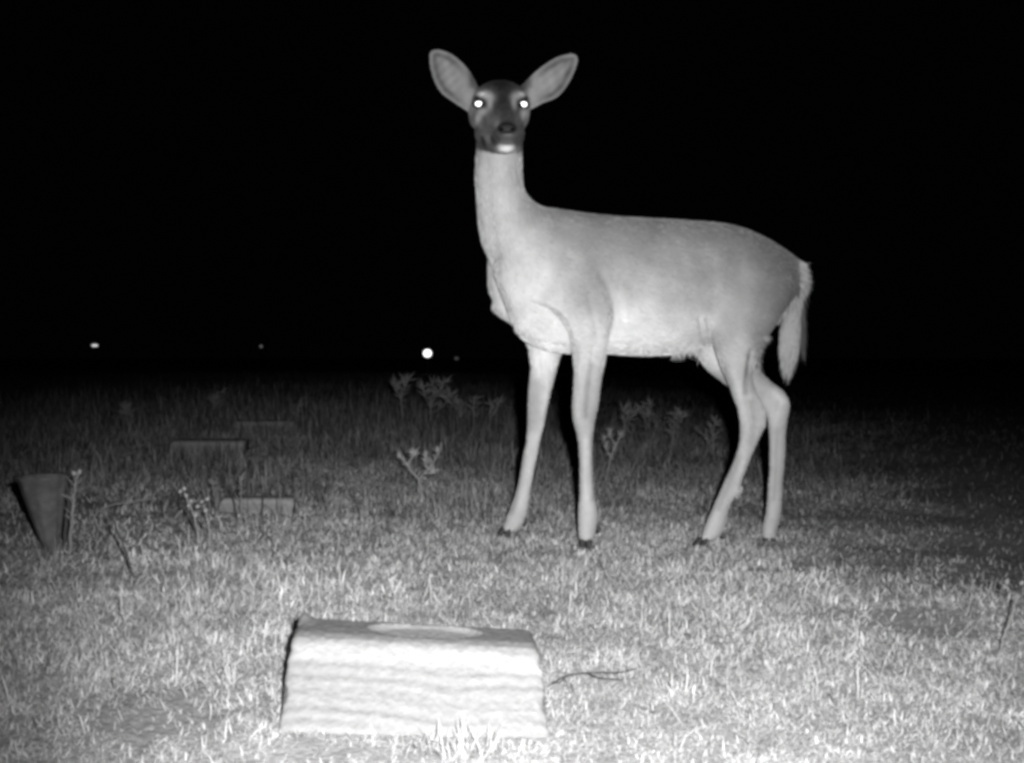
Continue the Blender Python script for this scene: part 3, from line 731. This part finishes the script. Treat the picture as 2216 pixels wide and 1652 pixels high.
# belly hair and thigh back
i = pick((PX > 1300) & (PX < 1515) & (PY > 740) & (PY < 776) & (no[:, 2] < -.3), 160)
dr = np.stack([rng.normal(1.0, .3, len(i)), rng.normal(0, .3, len(i)), -np.ones(len(i)) * .3], -1)
strands('belly_hair', co[i], dr, rng.uniform(.006, .012, len(i)) , .001, rng.uniform(.5, .7, len(i)))
i = pick((PX > 1455) & (PX < 1515) & (PY > 745) & (PY < 776) & (no[:, 2] < 0), 260)
dr = np.stack([rng.normal(0, .5, len(i)), rng.normal(0, .3, len(i)), -np.ones(len(i))], -1)
strands('belly_tuft', co[i], dr, rng.uniform(.012, .024, len(i)), .0013, rng.uniform(.55, .7, len(i)))
i = pick((PX > 1588) & (PX < 1606) & (PY > 1050) & (PY < 1074) & (no[:, 0] > .2), 90)
dr = np.stack([np.ones(len(i)) * .8, rng.normal(0, .3, len(i)), -np.ones(len(i))], -1)
strands('tarsal_tuft', co[i], dr, rng.uniform(.008, .014, len(i)), .0013, rng.uniform(.45, .6, len(i)))
i = pick((PX > 1634) & (PX < 1668) & (PY > 725) & (PY < 800) & (no[:, 0] > .2), 500)
dr = np.stack([np.ones(len(i)), rng.normal(0, .4, len(i)), rng.normal(-.8, .4, len(i))], -1)
strands('thigh_hair', co[i], dr, rng.uniform(.010, .022, len(i)), .0012, rng.uniform(.2, .4, len(i)))
# hair inside the ears
i = pick((PY < 232) & ((PX < 1008) | (PX > 1156)) & (no[:, 1] < -.75), 500)
sx_ = np.sign(PX[i] - 1090)
dr = np.stack([sx_ * .7 + rng.normal(0, .3, len(i)), -.5 + rng.normal(0, .2, len(i)), .6 + rng.normal(0, .3, len(i))], -1)
strands('ear_hair', co[i], dr, rng.uniform(.005, .009, len(i)), .0008, tone[i] * rng.uniform(.9, 1.3, len(i)))

# ------------------------------------------------------------------ weeds
def branch(m, p, d, L, r, depth, rs, spread=.45, tips=None, seg=6, droop=0.0):
    P = [p]; dd_ = d / np.linalg.norm(d)
    for k in range(seg):
        dd_ = dd_ + rs.normal(0, .07, 3) + np.array([0, 0, -droop]); dd_ /= np.linalg.norm(dd_)
        P.append(P[-1] + dd_ * L / seg)
    P = np.array(P); m.tube(P, np.linspace(r, r * .6, len(P)), 5)
    if depth <= 0:
        if tips is not None: tips.append((P[-1], dd_))
        return
    nb = rs.integers(2, 4)
    for b in range(nb):
        at = P[-1] if b < 2 else P[rs.integers(2, seg)]
        nd = dd_ + rs.normal(0, spread, 3) * np.array([1, .7, .5]) + np.array([spread * (1 if b == 0 else -1) * .8, 0, .15])
        branch(m, at, nd, L * rs.uniform(.45, .75), r * .65, depth - 1, rs, spread, tips, seg, droop)

def weed(px, py, top, label, lean=0.0, seed=0, depth=2, r=.0022, name='dry_weed', mt=None, spread=.45, first=.42, leaves=0, cat='weed', group='dry weeds in the field', ll=.02, stems=1):
    rs = np.random.default_rng(seed)
    x, y, z = G(px, py); H = (py - top) / FPX * y
    t = empty(name, (x, y, z), label, cat, group)
    m = MB(); tips = []
    for q in range(stems):
        f = 1 if q == 0 else rs.uniform(.6, .95)
        branch(m, np.array([x + (q > 0) * rs.normal(0, .03), y + (q > 0) * rs.normal(0, .03), z - .005]), np.array([lean + (q > 0) * rs.normal(0, .22), rs.normal(0, .05), 1.0]), H * first * f, r, depth, rs, spread, tips)
    m.build('stem', mt or M_weed, t)
    if leaves:
        allv = np.concatenate(m.v); ml = MB()
        for k in range(leaves):
            if k < len(tips) * 2: p = tips[k % len(tips)][0]
            else: p = allv[rs.integers(len(allv) // 4, len(allv))]
            dr = rs.normal(0, 1, 3); dr[2] = abs(dr[2]) * .6; dr /= np.linalg.norm(dr)
            sd = np.cross(dr, rs.normal(0, 1, 3)); sd /= np.linalg.norm(sd); nn = np.cross(dr, sd)
            l = ll * .7 * rs.uniform(.6, 1.3); wv = l * .22
            V = [p, p + dr*l*.4 + sd*wv, p + dr*l*.45 + nn*l*.06, p + dr*l*.4 - sd*wv, p + dr*l - nn * l * .15]
            ml.add(V, [(0, 1, 2), (0, 2, 3), (1, 4, 2), (2, 4, 3)])
        ml.build('leaves', mt or M_weed, t)
    return t

weed(1462, 1110, 1052, 'bright-leaved small weed left of the near hind foot', .0, 15, 2, .0018, mt=M_weedpale, leaves=22, ll=.018)
for k, (px, py, tp, lb) in enumerate([(1350, 965, 885, 'dark weed seen between the legs, nearest the foreleg'), (1408, 962, 878, 'dark weed seen under the middle of the deer belly'),
                                      (1462, 970, 890, 'dark weed seen under the belly, nearest the hind legs'), (1545, 985, 905, 'dark weed seen just left of the near hock'),
                                      (470, 905, 845, 'faint weed above the faintest stone block'), (640, 925, 870, 'faint weed right of the faintest stone block'), (270, 930, 880, 'faintest weed, out in the dark left of the field stones')]):
    weed(px, py, tp, lb, rng.normal(0, .1), 30 + k, 2, .0045, leaves=44, ll=.03, stems=4)
RG = 'stalks on the right of the field'
# single stalks drawn as bent stems: list of photo points on a plane at the plant's own distance
def stalk(pts, r, label, name='weed_stalk', mt=None, heads=None, headr=.007, cat='weed', group='single stalks on the left of the field', dy=0.0, seed=0, more=(), leaf=0, leafl=.02):
    rs = np.random.default_rng(seed + 100)
    x, y, z = G(*pts[0]); t = empty(name, (x, y, z), label, cat, group)
    P = np.array([W(a, b, y + dy * i / max(1, len(pts) - 1)) for i, (a, b) in enumerate(pts)])
    P[0, 2] = z - .006
    q = np.linspace(0, len(P) - 1, 6 * len(P)); P2 = pchip(np.arange(len(P)), P, q)
    P2[1:] += rs.normal(0, .0008, (len(P2) - 1, 3))
    m = MB(); m.tube(P2, np.linspace(r, r * .55, len(P2)), 6); m.build('stem', mt or M_weed, t)
    ml = MB()
    for sg in (pts,) + tuple(more):
        P = np.array([W(a, b, y + dy) for a, b in sg]); off = rs.normal(0, .03) if sg is not pts else 0
        P[:, 1] += off * np.linspace(0, 1, len(P))
        P2 = pchip(np.arange(len(P)), P, np.linspace(0, len(P) - 1, 6 * len(P)))
        if sg is not pts:
            P2[1:] += rs.normal(0, .001, (len(P2) - 1, 3))
            m = MB(); m.tube(P2, np.linspace(r * .75, r * .4, len(P2)), 6); m.build('branch', mt or M_weed, t)
        for k in range(leaf * 3):
            u = 1 - rs.uniform(0, .75) ** 1.5; p = P2[int(u * (len(P2) - 1))]
            dr = np.array([rs.normal(0, .7), rs.normal(0, .5), abs(rs.normal(.6, .4))]); dr /= np.linalg.norm(dr)
            sd = np.cross(dr, [0, 1, 0.2]); sd /= np.linalg.norm(sd); l = leafl * rs.uniform(.6, 1.6)
            nn = np.cross(dr, sd)
            ml.add([p, p + dr*l*.45 + sd*l*.045, p + dr*l*.5 + nn*l*.03, p + dr*l*.45 - sd*l*.045, p + dr*l - nn*l*.1], [(0, 1, 2), (0, 2, 3), (1, 4, 2), (2, 4, 3)])
    if ml.n: ml.build('leaves', mt or M_weed, t)
    for (hx, hy) in (heads or []):
        m = MB(); c = W(hx, hy, y + dy + rs.normal(0, .008))
        for k in range(7):
            th = k / 7 * 2 * np.pi + rs.uniform(0, .5); dr = np.array([math.cos(th), rs.normal(-.4, .3), math.sin(th)]); dr /= np.linalg.norm(dr)
            sd = np.cross(dr, [0, 1, 0]); l = headr * rs.uniform(.8, 1.4)
            m.add([c, c + dr*l*.5 + sd*l*.35, c + dr*l*.55 + np.array([0, -l*.15, 0]), c + dr*l*.5 - sd*l*.35, c + dr*l], [(0, 1, 2), (0, 2, 3), (1, 4, 2), (2, 4, 3)])
        m.ellipsoid(c, (headr*.35, headr*.35, headr*.35), 6, 8)
        m.build('flower_head', M_weed if group == RG else M_petal, t)
    return t
stalk([(150, 1205), (155, 1140), (160, 1080), (166, 1022)], .0050, 'thick pale stalk with a frayed top, right of the tapered vase', mt=M_weed, heads=[(160, 1024), (172, 1022)], headr=.006, seed=1, leaf=6, leafl=.03)
DW = 'dry weeds in the field'
stalk([(871, 936), (870, 900), (867, 863), (857, 845), (850, 828)], .0045, 'dim forked dry weed, below and left of the brightest distant light', group=DW, more=[[(867, 863), (875, 842), (881, 820)]], leaf=14, leafl=.055, seed=21)
stalk([(933, 936), (931, 905), (931, 873), (937, 850), (938, 824)], .0045, 'dim fan-shaped dry weed, straight below the brightest distant light', group=DW, more=[[(931, 873), (948, 852), (962, 826)], [(931, 880), (920, 858), (914, 836)], [(932, 895), (958, 880), (977, 852)]], leaf=13, leafl=.055, seed=22)
stalk([(999, 930), (998, 900), (1000, 872)], .0040, 'dim short weed right of the fan-shaped dry weed', group=DW, more=[[(998, 905), (985, 885), (982, 868)]], leaf=10, leafl=.05, seed=23)
stalk([(1026, 932), (1025, 895), (1027, 858)], .007, 'dim thin weed left of the far foreleg', group=DW, leaf=10, leafl=.05, seed=24)
stalk([(1062, 934), (1060, 905), (1064, 870)], .006, 'dim thin weed nearest the far foreleg on its left', group=DW, more=[[(1060, 905), (1075, 885), (1080, 872)]], leaf=10, leafl=.05, seed=25)
stalk([(906, 1084), (906, 1060), (906, 1039), (886, 1015), (874, 997), (862, 985)], .0027, 'pale weed forking like a Y, midway between field stones and deer', mt=M_weedpale, group=DW, more=[[(906, 1039), (919, 1023), (934, 1007), (947, 985), (952, 971)], [(926, 1015), (920, 1000), (922, 985)], [(880, 1006), (892, 990), (896, 978)], [(917, 1024), (930, 1026), (940, 1020)]], leaf=12, leafl=.018, seed=26)
stalk([(1311, 1038), (1317, 1010), (1325, 981), (1336, 957), (1347, 938)], .0029, 'pale weed just right of the near foreleg', mt=M_weedpale, group=DW, more=[[(1322, 990), (1312, 970), (1306, 945)], [(1333, 962), (1322, 948), (1318, 932)]], leaf=12, leafl=.02, seed=27)
for k, (pp, mm, lb) in enumerate([([(1350, 965), (1352, 925), (1348, 885)], [[(1352, 930), (1366, 905), (1370, 890)]], 'dim weed behind the deer, nearest its near foreleg'),
        ([(1408, 962), (1405, 915), (1410, 872)], [[(1405, 925), (1393, 900), (1390, 885)]], 'dim tall weed seen under the middle of the deer belly'),
        ([(1462, 970), (1458, 930), (1462, 892)], [[(1458, 935), (1474, 912), (1478, 898)]], 'dim weed seen under the belly, nearest the hind legs'),
        ([(1545, 985), (1542, 945), (1548, 908)], [], 'dim weed seen just left of the near hock'),
        ([(470, 905), (470, 875), (476, 848)], [[(470, 880), (460, 862)]], 'faint weed above the faintest stone block'), ([(645, 925), (642, 900), (648, 874)], [], 'faint weed right of the faintest stone block'),
        ([(270, 935), (272, 905), (268, 880)], [[(272, 908), (282, 890)]], 'faintest weed, out in the dark left of the field stones')]):
    stalk(pp, .0035, lb, group=DW, more=mm, leaf=9, leafl=.05, seed=40 + k)
stalk([(290, 1250), (272, 1195), (250, 1140), (236, 1096)], .0028, 'dark leaning stem put in for a stalk shadow, alone below the bent twig', mt=M_twig_shade, seed=3)  # dark stem drawn where a stalk's shadow falls on the grass
stalk([(196, 1135), (212, 1108), (238, 1094), (285, 1086), (335, 1078)], .0016, 'thin pale twig bent over into a flat arch', mt=M_weedpale, seed=4)
stalk([(430, 1175), (424, 1130), (410, 1092), (398, 1066)], .0020, 'stalk with pale little flowers, tallest of the flowering pair', 'flower_stalk', M_weedpale, [(390, 1064), (400, 1058), (404, 1072), (414, 1084), (408, 1094)], .0048, 'flower', 'small flowering stalks', seed=5)
stalk([(455, 1175), (452, 1140), (446, 1108), (440, 1094)], .0020, 'stalk with pale little flowers, shorter of the flowering pair', 'flower_stalk', M_weedpale, [(428, 1096), (450, 1080), (438, 1086), (424, 1115), (446, 1104)], .0048, 'flower', 'small flowering stalks', seed=6)
WG = 'thin weeds around the small half-buried stone'
stalk([(428, 1170), (418, 1135), (405, 1105), (388, 1080)], .0030, 'dark leaning stem built as the shadow of the taller flowering stalk', mt=M_twig_shade, group=WG, seed=7)  # shadow left of the flowering stalk, modelled as a dark stem
stalk([(446, 1165), (438, 1140), (430, 1118)], .0024, 'short dark stem built as the shadow of the shorter flowering stalk', mt=M_twig_shade, group=WG, seed=17)  # shadow beside the shorter flowering stalk, modelled as a dark stem
stalk([(375, 1122), (392, 1105), (412, 1092), (432, 1080)], .0016, 'thin pale twig slanting up to the taller flowering stalk', mt=M_weedpale, group=WG, seed=18)
stalk([(522, 1130), (521, 1090), (522, 1050), (518, 1030)], .0022, 'pale upright stem crossing the middle of the small half-buried stone', mt=M_weed, group=WG, seed=8, leaf=5)
stalk([(566, 1128), (568, 1100), (570, 1075), (560, 1052)], .0024, 'bent stem crossing the right half of the small half-buried stone', mt=M_twig_shade, group=WG, seed=28)
stalk([(470, 1120), (466, 1085), (460, 1042)], .0020, 'pale stem at the left end of the small half-buried stone', mt=M_weed, group=WG, seed=29, leaf=4)
stalk([(512, 1125), (508, 1090), (502, 1070), (488, 1044)], .0020, 'dark stem crossing the left half of the small half-buried stone', mt=M_twig_shade, group=WG, seed=30)
stalk([(655, 1100), (640, 1084), (621, 1070)], .0026, 'short dark twig at the right end of the small half-buried stone', mt=M_twig_shade, group=WG, seed=9)
stalk([(712, 1115), (702, 1080), (712, 1040), (708, 1022)], .0018, 'thin dark stem right of the short dark twig', mt=M_twig_shade, group=WG, seed=31, more=[[(704, 1075), (694, 1060), (690, 1040)]], leaf=4)
stalk([(780, 1118), (770, 1085), (758, 1052)], .0018, 'thin dark stem put in for a stem shadow, between the stones and the Y weed', mt=M_twig_shade, seed=10)  # stands for the cast shadow of a stem
stalk([(352, 1125), (352, 1090), (362, 1050), (378, 1020)], .0018, 'thin dark stalk left of the flowering stalks', mt=M_twig_shade, seed=11)
stalk([(600, 1190), (580, 1160), (560, 1135)], .0016, 'dark short stem in the grass before the small half-buried stone', mt=M_twig_shade, group=WG, seed=32)
# tapered vase pushed into the ground, point down
def cone_vase(px, py, top, wtop):
    x, y, z = G(px, py); H = (py - top) / FPX * y
    t = empty('cone_vase', (x, y, z), 'dim grey tapered vase standing point down in the grass at the left edge', 'vase')
    th = np.linspace(0, 2 * np.pi, 40, endpoint=False); R_ = []
    rt = wtop / FPX * y / 2
    prof = [(-.03, .12), (0.0, .22), (.25, .45), (.5, .64), (.75, .82), (.95, .96), (.985, 1.04), (1.0, 1.04), (.99, .97), (.7, .74), (.5, .58)]
    for h, k in prof:
        rr = rt * k * (1 + .05 * np.cos(th * 9) + .02 * np.cos(th * 4 + h * 3))
        R_.append(np.stack([x + rr * np.cos(th) - (H * h) * .12, y + rr * np.sin(th), np.full(40, z + H * h)], -1))
    m = MB(); m.rings(np.array(R_)); m.build('cup', mat('vase_plastic', 0.105, 0.8, 0.2, noise=.5, nscale=35, bump=.4, bscale=60), t)
cone_vase(112, 1200, 1030, 104)
stalk([(136, 1202), (143, 1130), (150, 1075), (140, 1032)], .0050, 'dark strip of shade built as a stem between the tapered vase and the thick pale stalk', mt=M_twig_shade, seed=2)  # shade along the vase's right side, added as a dark stem
RG = 'stalks on the right of the field'
stalk([(2158, 1425), (2172, 1380), (2190, 1330), (2203, 1288)], .0024, 'pale budded stalk at the right edge of the picture', 'flower_stalk', M_weed, [(2174, 1270), (2178, 1258), (2202, 1290), (2210, 1262)], .005, 'flower', RG, seed=12)
stalk([(1846, 1372), (1852, 1350), (1870, 1330), (1888, 1316)], .0014, 'pale bent stem in the grass right of the hind legs', mt=M_weedpale, group=RG, seed=13)
stalk([(1312, 1245), (1300, 1215), (1284, 1185)], .0014, 'short dark stem in front of the near fore hoof', mt=M_twig_shade, group=RG, seed=14)
stalk([(1700, 1236), (1722, 1250), (1752, 1276)], .0014, 'short dark fallen stem right of the far hind hoof', mt=M_twig_shade, group=RG, seed=15)
stalk([(2092, 1330), (2100, 1300), (2120, 1285)], .0012, 'pale small hooked stem near the right edge', mt=M_weedpale, group=RG, seed=16)

# dead twig lying right of the block
def lying_twig(segs, r, label, lift=.012):
    x, y, z = G(*segs[0][0]); t = empty('fallen_twig', (x, y, z), label, 'twig')
    m = MB()
    for sgm in segs:
        P = np.array([np.array(G(a, b)) + [0, 0, lift] for a, b in sgm])
        P2 = pchip(np.arange(len(P)), P, np.linspace(0, len(P) - 1, 8 * len(P)))
        m.tube(P2, np.linspace(r, r * .6, len(P2)), 6)
    m.build('stem', M_twig_shade, t)
lying_twig([[(1190, 1502), (1225, 1482), (1270, 1474), (1330, 1474), (1375, 1466)], [(1225, 1482), (1210, 1496), (1196, 1494)], [(1270, 1474), (1300, 1486), (1345, 1490)]], .0012, 'dark forked twig lying right of the large stone block', .013)

# upright grass clumps
def clump(px, py, top, k, label, seed, wd=.003, tn=(.3, .55), fan=.5):
    global rng
    x, y, z = G(px, py); H = (py - top) / FPX * y
    rs = np.random.default_rng(seed)
    base = np.stack([x + rs.normal(0, .012, k), y + rs.normal(0, .008, k), np.full(k, z - .003)], -1)
    base[:, 2] = ground_z(base[:, 0], base[:, 1]) - .002
    o = blade_mesh('grass_clump', base, rs.uniform(0, 6.28, k), np.abs(rs.normal(fan, .3, k)), H * rs.uniform(.5, 1.15, k), np.full(k, wd) * rs.uniform(.6, 1.2, k), rs.uniform(*tn, k), rs.normal(.3, .5, k))
    o.data.transform(__import__('mathutils').Matrix.Translation((-x, -y, -z))); o.location = (x, y, z)
    return tag(o, label, 'grass clump', 'grass clumps standing above the lawn')
clump(1000, 1640, 1540, 46, 'pale grass clump growing against the foot of the large stone block', 1, .0028, (.25, .42))
clump(930, 1625, 1560, 26, 'thin grass clump at the middle of the large stone block foot', 2, .0024, (.25, .42))
clump(1075, 1622, 1560, 26, 'grass clump at the right end of the large stone block foot', 3, .0024, (.25, .42))
clump(1345, 1150, 1115, 26, 'bright curled grass clump between the near foreleg and the hind legs', 4, .0028, (.45, .65), .9)
clump(1470, 1500, 1440, 30, 'grass clump in the bright lawn right of the fallen twig', 5, .003, (.35, .6))
clump(1290, 1440, 1385, 24, 'grass clump behind the fallen twig, below the near fore hoof', 6, .003, (.35, .6))
clump(118, 1212, 1160, 30, 'dim grass clump at the foot of the tapered vase', 8, .003, (.15, .35))
clump(500, 1480, 1420, 30, 'grass clump left of the large stone block', 7, .003, (.3, .5))

# tangle of thin dry stems through the rougher grass behind
def scrub():
    k = 120000
    d = 3.2 + 6.5 * rng.uniform(0, 1, k) ** .8; x = rng.uniform(-1, 1, k) * (.52 * d + .4)
    m_ = fbm(x * 2.4 + 7, d * 2.4, 81, 3) - .18 * np.clip((x + .2) / 1.2, 0, 1) + .06 * (d < 4.6) * (x < -.3)
    keep = (rng.uniform(0, 1, k) < np.clip((m_ - .49) * 6, 0, 1)) & (rng.uniform(0, 1, k) > track(x, d))
    for (sx, sy, hx, hy) in STONES: keep &= ~((np.abs(x - sx) < hx) & (np.abs(d - sy) < hy))
    x, d = x[keep], d[keep]; k = len(x)
    dark = rng.uniform(0, 1, k) < .55
    o = blade_mesh('weed_scrub', np.stack([x, d, ground_z(x, d) - .002], -1), rng.uniform(0, 6.28, k), np.abs(rng.normal(.25, .3, k)), rng.uniform(.03, .13, k) * (.6 + .12 * d), rng.uniform(.0012, .0026, k) * (.6 + .12 * d), np.where(dark, rng.uniform(.03, .09, k), rng.uniform(.2, .42, k)), rng.normal(.3, .5, k))
    tag(o, 'tangled thin dry stems through the rough grass behind the lawn', 'weeds', kind='stuff')
scrub()
def stray_stems():
    k = 1500
    d = 1.25 + 2.4 * rng.uniform(0, 1, k) ** .7; x = rng.uniform(-1, 1, k) * (.5 * d + .3)
    keep = rng.uniform(0, 1, k) > np.maximum(bareness(x, d), track(x, d))
    for (sx, sy, hx, hy) in STONES: keep &= ~((np.abs(x - sx) < hx + .015) & (np.abs(d - sy) < hy + .02))
    x, d = x[keep], d[keep]; k = len(x)
    o = blade_mesh('stray_stems', np.stack([x, d, ground_z(x, d) - .002], -1), rng.uniform(0, 6.28, k), np.abs(rng.normal(.7, .4, k)), rng.uniform(.03, .075, k), rng.uniform(.0010, .0020, k), np.where(rng.uniform(0, 1, k) < .45, rng.uniform(.06, .15, k), rng.uniform(.45, .7, k)), rng.normal(.3, .6, k))
    tag(o, 'longer stray dry blades scattered over the short lawn', 'grass', kind='stuff')
stray_stems()

# ------------------------------------------------------------------ small lamps far off in the dark
def far_lamp(px, py, rx, ry, d, strength, label):
    c = W(px, py, d); gz = float(ground_z(c[0], c[1]))
    t = empty('distant_lamp', (c[0], c[1], gz), label, 'lamp', 'lamps far off in the dark field')
    mt = mat('lamp_glow', 0.8, emit=strength)
    m = MB(); m.ellipsoid(c, (rx / FPX * d, rx / FPX * d, ry / FPX * d), 12, 18); m.build('globe', mt, t)
    m = MB(); rr = rx / FPX * d
    zb = c[2] - ry / FPX * d
    m.tube([(c[0], c[1], gz - .02), (c[0], c[1], (gz + zb) / 2), (c[0], c[1], zb + .01)], [.02, .02, .02], 8)
    m.build('post', M_post, t)
    m = MB(); m.tube([(c[0], c[1], zb - .02), (c[0], c[1], zb + .005)], [rr * .5, rr * .6], 12); m.build('collar', M_post, t)
far_lamp(925, 765, 9.5, 9, 30, 1.6, 'brightest lamp, a round white light above the fan-shaped weed')
far_lamp(205, 748, 7, 3.4, 45, .6, 'flattened dim lamp far out at the left')
far_lamp(565, 750, 3.5, 3.5, 60, .08, 'tiny faint lamp between the flattened lamp and the brightest lamp')
far_lamp(988, 776, 5, 4, 35, .03, 'barely visible lamp just right of the brightest lamp')
